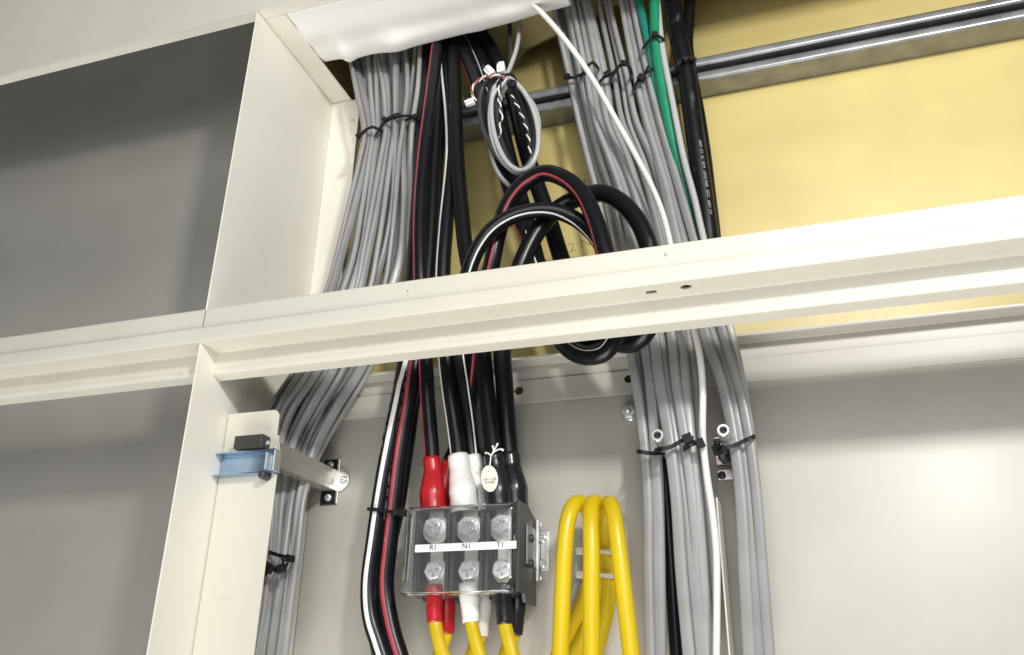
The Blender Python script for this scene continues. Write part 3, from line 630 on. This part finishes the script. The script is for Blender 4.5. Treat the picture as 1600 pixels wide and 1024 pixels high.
twisted([(792, 124, -.108), (783, 131, -.108), (779, 145, -.106), (781, 165, -.105), (784, 180, -.104), (782, 195, -.103), (781, 215, -.098)], [WHTW, BLKW], 'white and black twisted wires hanging inside the coil')
twisted([(799, 150, -.094), (808, 165, -.094), (815, 180, -.094), (822, 200, -.094), (826, 218, -.094), (828, 240, -.094)], [WHTW, BLKW, BLKW], 'black and white twisted wires on the right side of the coil')
def plug(c, ang, label, size=1.):
    p = P(*c); root = thing('wire_connector', label, 'connector', p, 'white wire connectors'); ca, sa = math.cos(ang), math.sin(ang)
    def place(g):
        V, Fc = g; return [(p[0] + (v[0] * ca - v[2] * sa) * size, p[1] + v[1] * size, p[2] + (v[0] * sa + v[2] * ca) * size) for v in V], Fc
    mk('housing', *place(box(-.0048, .0048, -.003, .003, -.0062, .004, .0006)), CONN, root, False)
    for k in (-1, 1): mk('socket', *place(box(k * .0025 - .0018, k * .0025 + .0018, -.0024, .0024, .004, .0082 if k > 0 else .007, .0004)), CONN, root, False)
    mk('latch', *place(box(-.0016, .0016, -.0052, -.003, -.003, .006, .0004)), CONN, root, False)
plug((765, 112, -.108), .62, 'white wire connector leaning left above the coil')
plug((783, 107, -.106), .06, 'upright white wire connector above the coil')
plug((735, 160, -.104), 1.7, 'white wire connector hanging left of the coil', .85)

# ---------------------------------------------------------------- terminal block
YC = -.072
def pw(px, py, y): return P(px, py, y)
tb = thing('terminal_block', 'three pole terminal block under a clear cover with bolted lugs', 'terminal block', P(735, 930, -.012))
a = P(650, 800, YC + .02); b_ = P(806, 926, YC); x0 = P(640, 790, YC)[0]; x1 = P(806, 790, YC)[0]; z1 = P(720, 789, YC)[2]; z0 = P(720, 929, YC)[2]
zc = (z0 + z1) / 2
mk('base', *box(x0 + .004, x1 - .0012, -.036, -.012, z0 - .002, z1 + .001, .001), BASE, tb, False)
# end wall with chamfered outline
mk('end_wall', *prism([(YC + .002, z0 + .002), (YC + .002, z1 + .002), (-.040, z1 + .002), (-.012, z1 - .008), (-.012, z0 - .006), (-.045, z0 - .006), (-.05, z0 + .002)], 'X', x1 - .001, x1 + .0032, .0006), BASE, tb, False)
mk('end_wall', *box(x0 + .002, x0 + .006, YC + .012, -.012, z0 + .001, z1 - .001, .0006), BASE, tb, False)
for px in (707, 760):                            # barriers between the poles
    c = P(px, 858, -.05); mk('barrier', *box(c[0] - .0045, c[0] - .0012, -.058, -.034, z0 + .002, z1 - .002, .0006), BASE, tb, False)
    mk('barrier', *box(c[0] + .0012, c[0] + .0045, -.058, -.034, z0 + .002, z1 - .002, .0006), BASE, tb, False)
c = P(656, 858, -.05); mk('barrier', *box(c[0] - .0012, c[0] + .0025, -.054, -.034, z0 + .002, z1 - .002, .0006), BASE, tb, False)
YL = -.050
for (tx, ty), (bx_, by) in (((680, 826), (682, 893)), ((733, 825), (735, 893)), ((785, 822), (788, 891))):
    t_ = P(tx, ty, YL); q_ = P(bx_, by, YL); w = .0072
    mk('terminal_plate', *box(t_[0] - w + .0015, t_[0] + w + .0015, YL + .004, YL + .008, q_[2] - .018, t_[2] + .012, .0006), TIN, tb, False)
    for c, up in ((t_, 1), (q_, -1)):
        # lug: round palm with a flat side, tongue running to the sleeve
        pr = []
        for k in range(28):
            an = 2 * pi * k / 28; rr = .0150 if up > 0 else .0130
            x = c[0] + .0012 + rr * math.cos(an); z = c[2] - .001 + rr * math.sin(an)
            x = min(max(x, c[0] - .0136), c[0] + (.0120 if up > 0 else .0108)); pr.append((x, z))
        mk('lug', *prism(pr, 'Y', YL + .0003, YL + .0038, .0005), TIN, tb, False)
        mk('lug', *box(c[0] - .0075, c[0] + .0085, YL + .0006, YL + .0036, c[2] + (.008 if up > 0 else -.027), c[2] + (.026 if up > 0 else -.008), .0006), TIN, tb, False)
        wa = mk('washer', *lathe(c + np.array([0, YL - YL + .0001, 0]), (0, -1, 0), [(.0, .0), (.0120, 0), (.0120, .0012), (.0113, .0014), (.0113, .0016), (.0104, .0017), (.0104, .0036), (0, .0036)], 28), BOLT, tb); sharp(wa, 30)
        bo_ = screw('bolt', c + np.array([0, -.0036, 0]), (0, -1, 0), .0097, .0062, BOLT, tb, hexa=True, rot=random.uniform(0, 1))
        k2 = c + np.array([.004 * up * .3, -.0098, .003 * -up]); 
        pth = np.array([c + np.array([.0005, -.0099, -.0045 if up < 0 else .0025]), c + np.array([.0012, -.0099, -.0065 if up < 0 else .0052])])
        mk('paint_mark', *sweep(pth, .00045, 6), REDS, bo_)
        pth = np.array([c + np.array([-.001, -.0001 + YL - YL, -.0118 if up < 0 else .0112]), c + np.array([.001, -.0001, -.0102 if up < 0 else .0128])])
        mk('paint_mark', *sweep(pth, .00055, 6), REDS, tb)
# clear cover: bent sheet with turned top and flared bottom edge
def lerp_sheet(poly, x0, x1, th, nx=14):
    q = np.array(rounded(poly, .003, 4)); V = []; Fc = []; nx = nx
    for i in range(nx + 1):
        f = i / nx; x = x0 + (x1 - x0) * f
        for y, z in q: V.append((x - (.0035 * max(0, (z1 - .012 - z) / (z1 - z0)) * (1 - f) ** 3), y + .0006 * math.sin(f * 9 + z * 70), z))
    n = len(q)
    for i in range(nx):
        for k in range(n - 1): Fc.append((i * n + k, i * n + k + 1, (i + 1) * n + k + 1, (i + 1) * n + k))
    return V, Fc
cov = mk('clear_cover', *lerp_sheet([(YC + .022, z1 + .0015), (YC + .002, z1 + .001), (YC, z1 - .007), (YC, z0 + .014), (YC - .004, z0 + .006), (YC - .003, z0 + .001), (YC + .024, z0 - .0005)], x0 - .001, x1 - .0005, .0012), CLEAR, tb)
md = cov.modifiers.new('s', 'SOLIDIFY'); md.thickness = .0014
mk('cover_edge', *merge(box(x0 - .0022, x0 - .0002, YC - .0012, YC + .010, z0 + .014, z1 - .006, .0006)), CLEAR, tb, False)
c0 = P(650, 858, YC - .001); c1 = P(808, 852, YC - .001)
ls = mk('label_strip', *box(c0[0], c1[0], YC - .0042, YC - .0018, c0[2] - .0037, c0[2] + .0037, .0007), LABEL, tb, False)
for tx, s_ in ((677, 'R1'), (729, 'N1'), (782, 'T1')):
    c = P(tx, 857, YC - .0042); c[2] = c0[2]
    mk('label_tape', *box(c[0] - .0075, c[0] + .0075, YC - .0045, YC - .004, c[2] - .0029, c[2] + .0029, 0), PAPER, ls, False)
    text_flat('lettering', s_, .0074, (c[0], YC - .0045, c[2]), INK, ls, .0002)
# galvanised bracket at the right end
xb = x1 + .0035
br = thing('angle_bracket', 'zinc plated bracket screwed beside the terminal block', 'bracket', (xb + .01, 0, zc))
zt_, zb_ = P(842, 831, -.002)[2], P(842, 893, -.002)[2]
xr = P(858, 860, -.002)[0]; fl = prism([(-.0495, zb_ + .001), (-.0495, zt_ - .001), (-.0005, zt_ - .001), (-.0005, zb_ + .001)], 'X', xb, xb + .0016, .0004)
mk('side_flange', *fl, STEEL, br, False)
mk('rib', *box(xb + .0018, xb + .0050, -.022, -.0195, P(836, 812, -.02)[2] * 1, P(836, 812, -.02)[2] - .068 if False else P(836, 908, -.02)[2], .0004) if False else box(xb + .0017, xb + .0042, -.0205, -.0185, P(836, 908, -.02)[2], P(836, 812, -.02)[2], .0004), ZINC, br, False)
bp_ = mk('base_plate', *box(xb + .0016, xr, -.0024, -.0002, zb_, zt_, .0006), ZINC, br, False)
cut(bp_, [lathe(P(849, 861, -.002) + np.array([0, -.01, 0]), (0, 1, 0), [(0, 0), (.0034, 0), (.0034, .009), (0, .009)], 20)])
for py in (842, 881): screw('screw', P(848, py, -.0024), (0, -1, 0), .0047, .003, ZINC, br, rot=py)
for py in (842, 881): screw('screw', np.array([xb + .0016, -.036, P(824, py, -.036)[2]]), (1, 0, 0), .0042, .0026, BLKSCREW, br, rot=py)
for py in (820, 903): screw('screw', np.array([xb + .0042, -.012, P(838, py, -.012)[2]]), (1, 0, 0), .0026, .002, ZINC, br, rot=py)
# inspection tag on a string
tg = thing('paper_tag', 'oval cream tag hanging on white string above the terminal block', 'tag', P(765, 748, -.067))
c = P(765, 748, -.0665); pr = [(c[0] + .0090 * math.cos(t) - .0013 * math.sin(t), c[2] + .0137 * math.sin(t)) for t in np.linspace(0, 2 * pi, 36, endpoint=False)]
tc_ = mk('card', *prism(pr, 'Y', c[1] - .0006, c[1] + .0004, .0002), TAGM, tg, False)
cut(tc_, [lathe(P(764, 737, -.0665) + np.array([0, -.005, 0]), (0, 1, 0), [(0, 0), (.0008, 0), (.0008, .01), (0, .01)], 10)])
text_flat('lettering', 'LW-1-QB', .0036, P(765, 749, -.0672), INK, tg, .0001)
text_flat('lettering', '©1600', .0038, P(765.5, 754, -.0672), INK, tg, .0001)
for pts in ([(764, 737, -.0678), (766, 722, -.069), (767, 712, -.069)], [(767, 712, -.069), (762, 708, -.068), (759, 708, -.066)], [(767, 712, -.069), (771, 705, -.069), (770, 697, -.068)], [(767, 712, -.069), (772, 704, -.0695), (778, 693, -.069)], [(767, 712, -.0695), (774, 705, -.0695), (782, 702, -.068), (787, 704, -.067)]):
    pth, _ = cat_rom([P(*p) for p in pts], .001); k = np.linspace(0, 1, len(pth))
    mk('string', *sweep(pth, .00075 + .0006 * np.clip(k - .75, 0, 1) * 4 * (pts[0][1] < 730), 8), STRING, tg)
# marker sticker behind the cables
c = P(755, 707, -.001); sk = mk('marker_sticker', *box(c[0] - .0058, c[0] + .0058, -.0010, -.0003, c[2] - .0095, c[2] + .0095, 0), mat('grey_sticker', (.36, .36, .36), .5), None, False)
tag(sk, 'grey marker sticker with a black sign on the plate behind the cables', 'sticker'); text_flat('lettering', 'φ', .013, (c[0], -.0010, c[2] + .002), INK, sk)

# ---------------------------------------------------------------- yellow cables
def sleeve_cable(spts, sr, sm, ypts, label, r=.0066):
    o, pth, ts = round_cable([spts[0]] + ypts, r, label, YEL, 'yellow_cable', 'yellow cables below the terminal block')
    sleeve(o, spts, sr, sm); return o
sleeve_cable([(678, 915, -.051), (679, 935, -.051), (679, 952, -.050), (679, 973, -.050)], [.0090, .0088, .0082, .0078], REDSL, [(680, 970, -.05), (685, 1000, -.054), (699, 1040, -.058), (715, 1075, -.06)], 'yellow cable leaving the front red sleeve')
sleeve_cable([(697, 915, -.032), (698, 940, -.032), (698, 965, -.032), (698, 990, -.031)], [.0085, .0090, .0085, .0076], REDSL, [(698, 985, -.031), (690, 1012, -.03), (678, 1045, -.03), (668, 1075, -.03)], 'yellow cable leaving the rear red sleeve')
sleeve_cable([(733, 912, -.051), (734, 935, -.051), (735, 952, -.050), (736, 973, -.050)], [.0104, .0104, .0092, .0084], WHTSL, [(736, 970, -.05), (743, 1000, -.054), (755, 1040, -.058), (770, 1075, -.06)], 'yellow cable leaving the front white sleeve')
sleeve_cable([(754, 915, -.032), (754, 945, -.032), (752, 968, -.032), (751, 994, -.031)], [.0090, .0094, .0085, .0078], WHTSL, [(751, 990, -.031), (742, 1012, -.03), (730, 1045, -.03), (722, 1075, -.03)], 'yellow cable leaving the rear white sleeve')
sleeve_cable([(787, 912, -.051), (787, 935, -.051), (788, 955, -.050), (789, 976, -.050)], [.0094, .0092, .0086, .0080], BLKSL, [(789, 972, -.05), (795, 1000, -.054), (806, 1040, -.058), (820, 1075, -.06)], 'yellow cable leaving the front black sleeve')
sleeve_cable([(808, 915, -.032), (808, 945, -.032), (806, 968, -.032), (804, 992, -.031)], [.0088, .0092, .0084, .0078], BLKSL, [(804, 988, -.031), (794, 1012, -.03), (782, 1045, -.03), (774, 1075, -.03)], 'yellow cable leaving the rear black sleeve')
GY = 'yellow cable loops right of the terminal block'
yl = 'yellow_cable'
def yellow(pts, label, s0=.1, ang=.8):
    o, pth, ts = round_cable(pts, .0079, label, YEL, yl, GY)
    return o, pth
yellow([(873, 1075, -.075), (876, 1010, -.075), (879, 930, -.075), (882, 865, -.075), (887, 815, -.072), (896, 790, -.064), (908, 786, -.05), (919, 798, -.034), (926, 830, -.024), (928, 870, -.022), (920, 915, -.022), (908, 950, -.022), (892, 985, -.022), (875, 1020, -.024), (858, 1060, -.026)], 'leftmost yellow cable loop, bent over at the top')
o, pth = yellow([(923, 1075, -.080), (924, 1010, -.080), (924, 930, -.080), (924, 860, -.078), (923, 815, -.072), (924, 792, -.062), (930, 785, -.048), (937, 800, -.032), (940, 840, -.024), (940, 890, -.022), (936, 930, -.022), (926, 965, -.022), (910, 1000, -.022), (893, 1030, -.024), (880, 1070, -.026)], 'middle yellow cable loop, bent over at the top')
text_on('printing', '600V  IV  38mm²    600V  IV  38mm²', .0046, pth[::-1], .0079, .05, .9, mat('brown_print', (.16, .11, .015), .5), o)
o, pth = yellow([(992, 1075, -.078), (986, 1020, -.078), (979, 960, -.078), (972, 900, -.078), (965, 845, -.075), (959, 805, -.068), (953, 787, -.056), (949, 794, -.040), (948, 830, -.028), (950, 870, -.024), (951, 910, -.024), (948, 950, -.024), (940, 985, -.024), (930, 1020, -.026), (918, 1065, -.03)], 'rightmost yellow cable loop, its front leg leaning right')
text_on('printing', '600V  IV  38mm²    600V  IV  38mm²    600V  IV', .0046, pth[::-1], .0079, .08, 1.0, mat('brown_ink', (.16, .11, .015), .5), o)
for y, lab in ((862, 'upper white tie across the yellow cable loops'), (899, 'lower white tie across the yellow cable loops')):
    tie([(904, y - 2), (920, y - 1), (938, y), (956, y + 2)], -.0335, -.010, (906, y - 1), lab, TIEW, group='white cable ties', hs=.0066)

# ---------------------------------------------------------------- standoffs, nut, brackets on the right
def standoff(px, py, yf, label):
    c = P(px, py, yf); o = thing('standoff', label, 'standoff', (c[0], 0, c[2]), 'silver standoffs')
    t = mk('tube', *lathe((c[0], 0, c[2]), (0, -1, 0), [(.0060, .001), (.0060, -yf - .0006), (.0054, -yf), (.0036, -yf), (.0033, -yf - .001), (.0031, -yf - .009), (0, -yf - .009)], 24), TUBE, o); sharp(t, 30)
    mk('thread', *lathe((c[0], 0, c[2]), (0, -1, 0), [(.0031 - .0006 * (k % 2), -yf - .0012 - k * .0008) for k in range(9)], 16), STEEL, o)
    mk('bore_shade', *lathe((c[0], -(-yf - .0035), c[2]), (0, -1, 0), [(.0030, 0), (0, 0)], 16), DARK, o)  # dark disc painted as the shade inside the tube
    n = mk('nut', *lathe((c[0], 0, c[2]), (0, -1, 0), [(0, .0002), (.0085, .0002), (.0085, .006), (.0078, .0066), (0, .0066)], 6), ZINC, o, False)
standoff(1027, 680, -.105, 'silver hollow standoff in front of the left tied grey cables')
standoff(1130, 672, -.090, 'silver hollow standoff above the pinkish bracket')
c = P(983, 645, -.004); hb = thing('bolt_and_nut', 'hex nut on a stud at the top edge of the grey plate', 'nut', (c[0], 0, c[2]))
mk('washer', *lathe((c[0], 0, c[2]), (0, -1, 0), [(0, .0002), (.0084, .0002), (.0084, .0014), (0, .0014)], 28), ZINC, hb)
mk('nut', *lathe((c[0], 0, c[2]), (0, -1, 0), [(.0078, .0014), (.0078, .0074), (.0068, .0084), (.0036, .0084), (.0036, .006)], 6), ZINC, hb, False)
mk('stud', *lathe((c[0], 0, c[2]), (0, -1, 0), [(.0034 - .0004 * (k % 2), .002 + k * .0009) for k in range(14)] + [(.0026, .0148), (0, .0148)], 18), ZINC, hb)
zb2 = thing('zinc_bracket', 'pinkish zinc bracket in two pieces under the right standoff', 'bracket', P(1134, 720, 0))
for (xa, ya, xb_, yb2) in ((1116, 684, 1146, 726), (1121, 735, 1150, 750)):
    a = P(xa, ya, -.003); b2 = P(xb_, yb2, -.003)
    mk('bracket_plate', *box(a[0], b2[0], -.0052, -.0002, b2[2], a[2], .0006), PINKZ, zb2, False)
screw('screw', P(1121, 691, -.0054), (0, -1, 0), .0038, .0025, BLKSCREW, zb2); screw('screw', P(1128, 743, -.0054), (0, -1, 0), .0040, .0025, BLKSCREW, zb2, rot=.5)
c = P(1137, 712, -.006); mk('nut', *lathe(c, (0, -1, 0), [(0, 0), (.0098, 0), (.0098, .007), (.0088, .008), (0, .008)], 6), BLKSCREW, zb2, False)
tie([(1122, 705), (1130, 697), (1138, 700), (1136, 712)], -.05, -.02, (1121, 703), 'black tie looped round the foot of the right standoff', hs=.009)
# thin white partition sheet, edge on
a = P(1118, 777, -.062); tr = mk('divider_sheet', *merge(box(a[0], a[0] + .0016, -.062, -.0003, -.75, a[2], .0003)), CREAM, None, False)
tag(tr, 'thin white divider sheet standing edge on between the right grey cables', 'divider')

# ---------------------------------------------------------------- bracket arm and switch plate at lower left
ax_ = P(530, 742, 0)[0] - .001; zt3 = P(529, 736, 0)[2]; zb3 = P(522, 768, 0)[2]
arm = thing('bracket_arm', 'brushed steel arm reaching out from the plate over the grey cables', 'bracket', (ax_, 0, zb3))
mk('arm_plate', *prism([(-.126, zt3), (-.126, zb3), (-.0005, zb3), (-.0005, zt3)], 'X', ax_ - .0016, ax_, .0004), GALV, arm, False)
mk('arm_flange', *box(ax_ - .016, ax_ - .0018, -.120, -.004, zb3, zb3 + .0015, .0004), GALV, arm, False)
cx = P(536, 751, 0); pr = [(ax_ - .001, zt3 + .001), (cx[0], zt3 + .002)] + [(cx[0] + .0085 * math.sin(t), cx[2] + (zt3 - zb3) * .46 * math.cos(t)) for t in np.linspace(.3, pi - .3, 9)] + [(cx[0], zb3 - .001), (ax_ - .001, zb3)]
mk('end_tab', *prism(pr, 'Y', -.0026, -.0008, .0004), ZINC, arm, False)
screw('screw', P(537, 750, -.0027), (0, -1, 0), .0046, .003, ZINC, arm, rot=.3)
for (xa, ya, xb_, yb2, sx, sy) in ((508, 719, 528, 737, 517, 727), (502, 768, 524, 788, 513, 778)):
    p0 = P(xa, ya, -.002); p1 = P(xb_, yb2, -.002); mk('fixing_tab', *box(p0[0], p1[0], -.0028, -.0004, p1[2], p0[2], .0008), BLKSCREW, arm, False)
    mk('tab_rim', *box(p1[0] + .0001, p1[0] + .0022, -.0032, -.0004, p1[2] + .0005, p0[2], .0005), ZINC, arm, False)
    screw('screw', P(sx, sy, -.0029), (0, -1, 0), .0042, .003, ZINC, arm, rot=sx)
YS_ = -.128
sp = thing('switch_plate', 'cream mounting plate with a rounded corner at the lower left edge', 'mounting plate', P(400, 760, YS_))
xa = XL + .0012; a = P(438, 640, YS_); r_ = .008
top = a[2]; xr_ = a[0]; xr2 = P(431, 760, YS_)[0]; zc1 = P(441, 680, YS_)[2]; zc2 = P(440, 702, YS_)[2]
poly = [(xa, P(416, 900, YS_)[2] - .1), (xa, top)] + [(xr_ - r_ + r_ * math.sin(t), top - r_ + r_ * math.cos(t)) for t in np.linspace(0, pi / 2, 8)] + [(xr_, zc1), (xr_ + .0022, zc1), (xr_ + .0032, zc1 - .001), (xr_ + .0032, zc2), (xr2, zc2), (xr2 - .001, P(416, 900, YS_)[2] - .1)]
mk('plate', *prism(poly, 'Y', YS_ - .0008, YS_ + .0008, .0004), CREAM, sp, False)
z_a = P(430, 708, YS_)[2]; z_b = P(430, 740, YS_)[2]
rl = mk('rail', *sheet_x([(YS_ - .012, z_a), (YS_ - .001, z_a), (YS_ - .001, z_b), (YS_ - .012, z_b)], xa, P(437, 720, YS_)[0], .0014, .001), BLUEZ, sp, False)
xq = P(437, 720, YS_)[0]; mk('rail_end', *merge(box(xq, xq + .0016, YS_ - .012, YS_ - .0002, z_b, z_a, .0003), box(xq - .010, xq - .008, YS_ - .0115, YS_ - .0012, z_b + .0016, z_a - .0016, .0003)), ZINC, sp, False)
c = P(418, 694, YS_); mk('switch_body', *box(c[0] - .03, c[0] + .004, YS_ - .016, YS_ - .001, c[2] - .0075, c[2] + .0065, .001), BASE, sp, False)
screw('screw', P(418.5, 692, YS_ - .0165), (0, -1, 0), .0022, .0012, ZINC, sp)
c = P(419, 746, YS_); kn = mk('knob', *lathe(c + np.array([0, 0, 0]), (0, -1, 0), [(0, -.0), (.0042, 0), (.0042, .012), (.003, .014), (0, .014)], 18), BASE, sp)
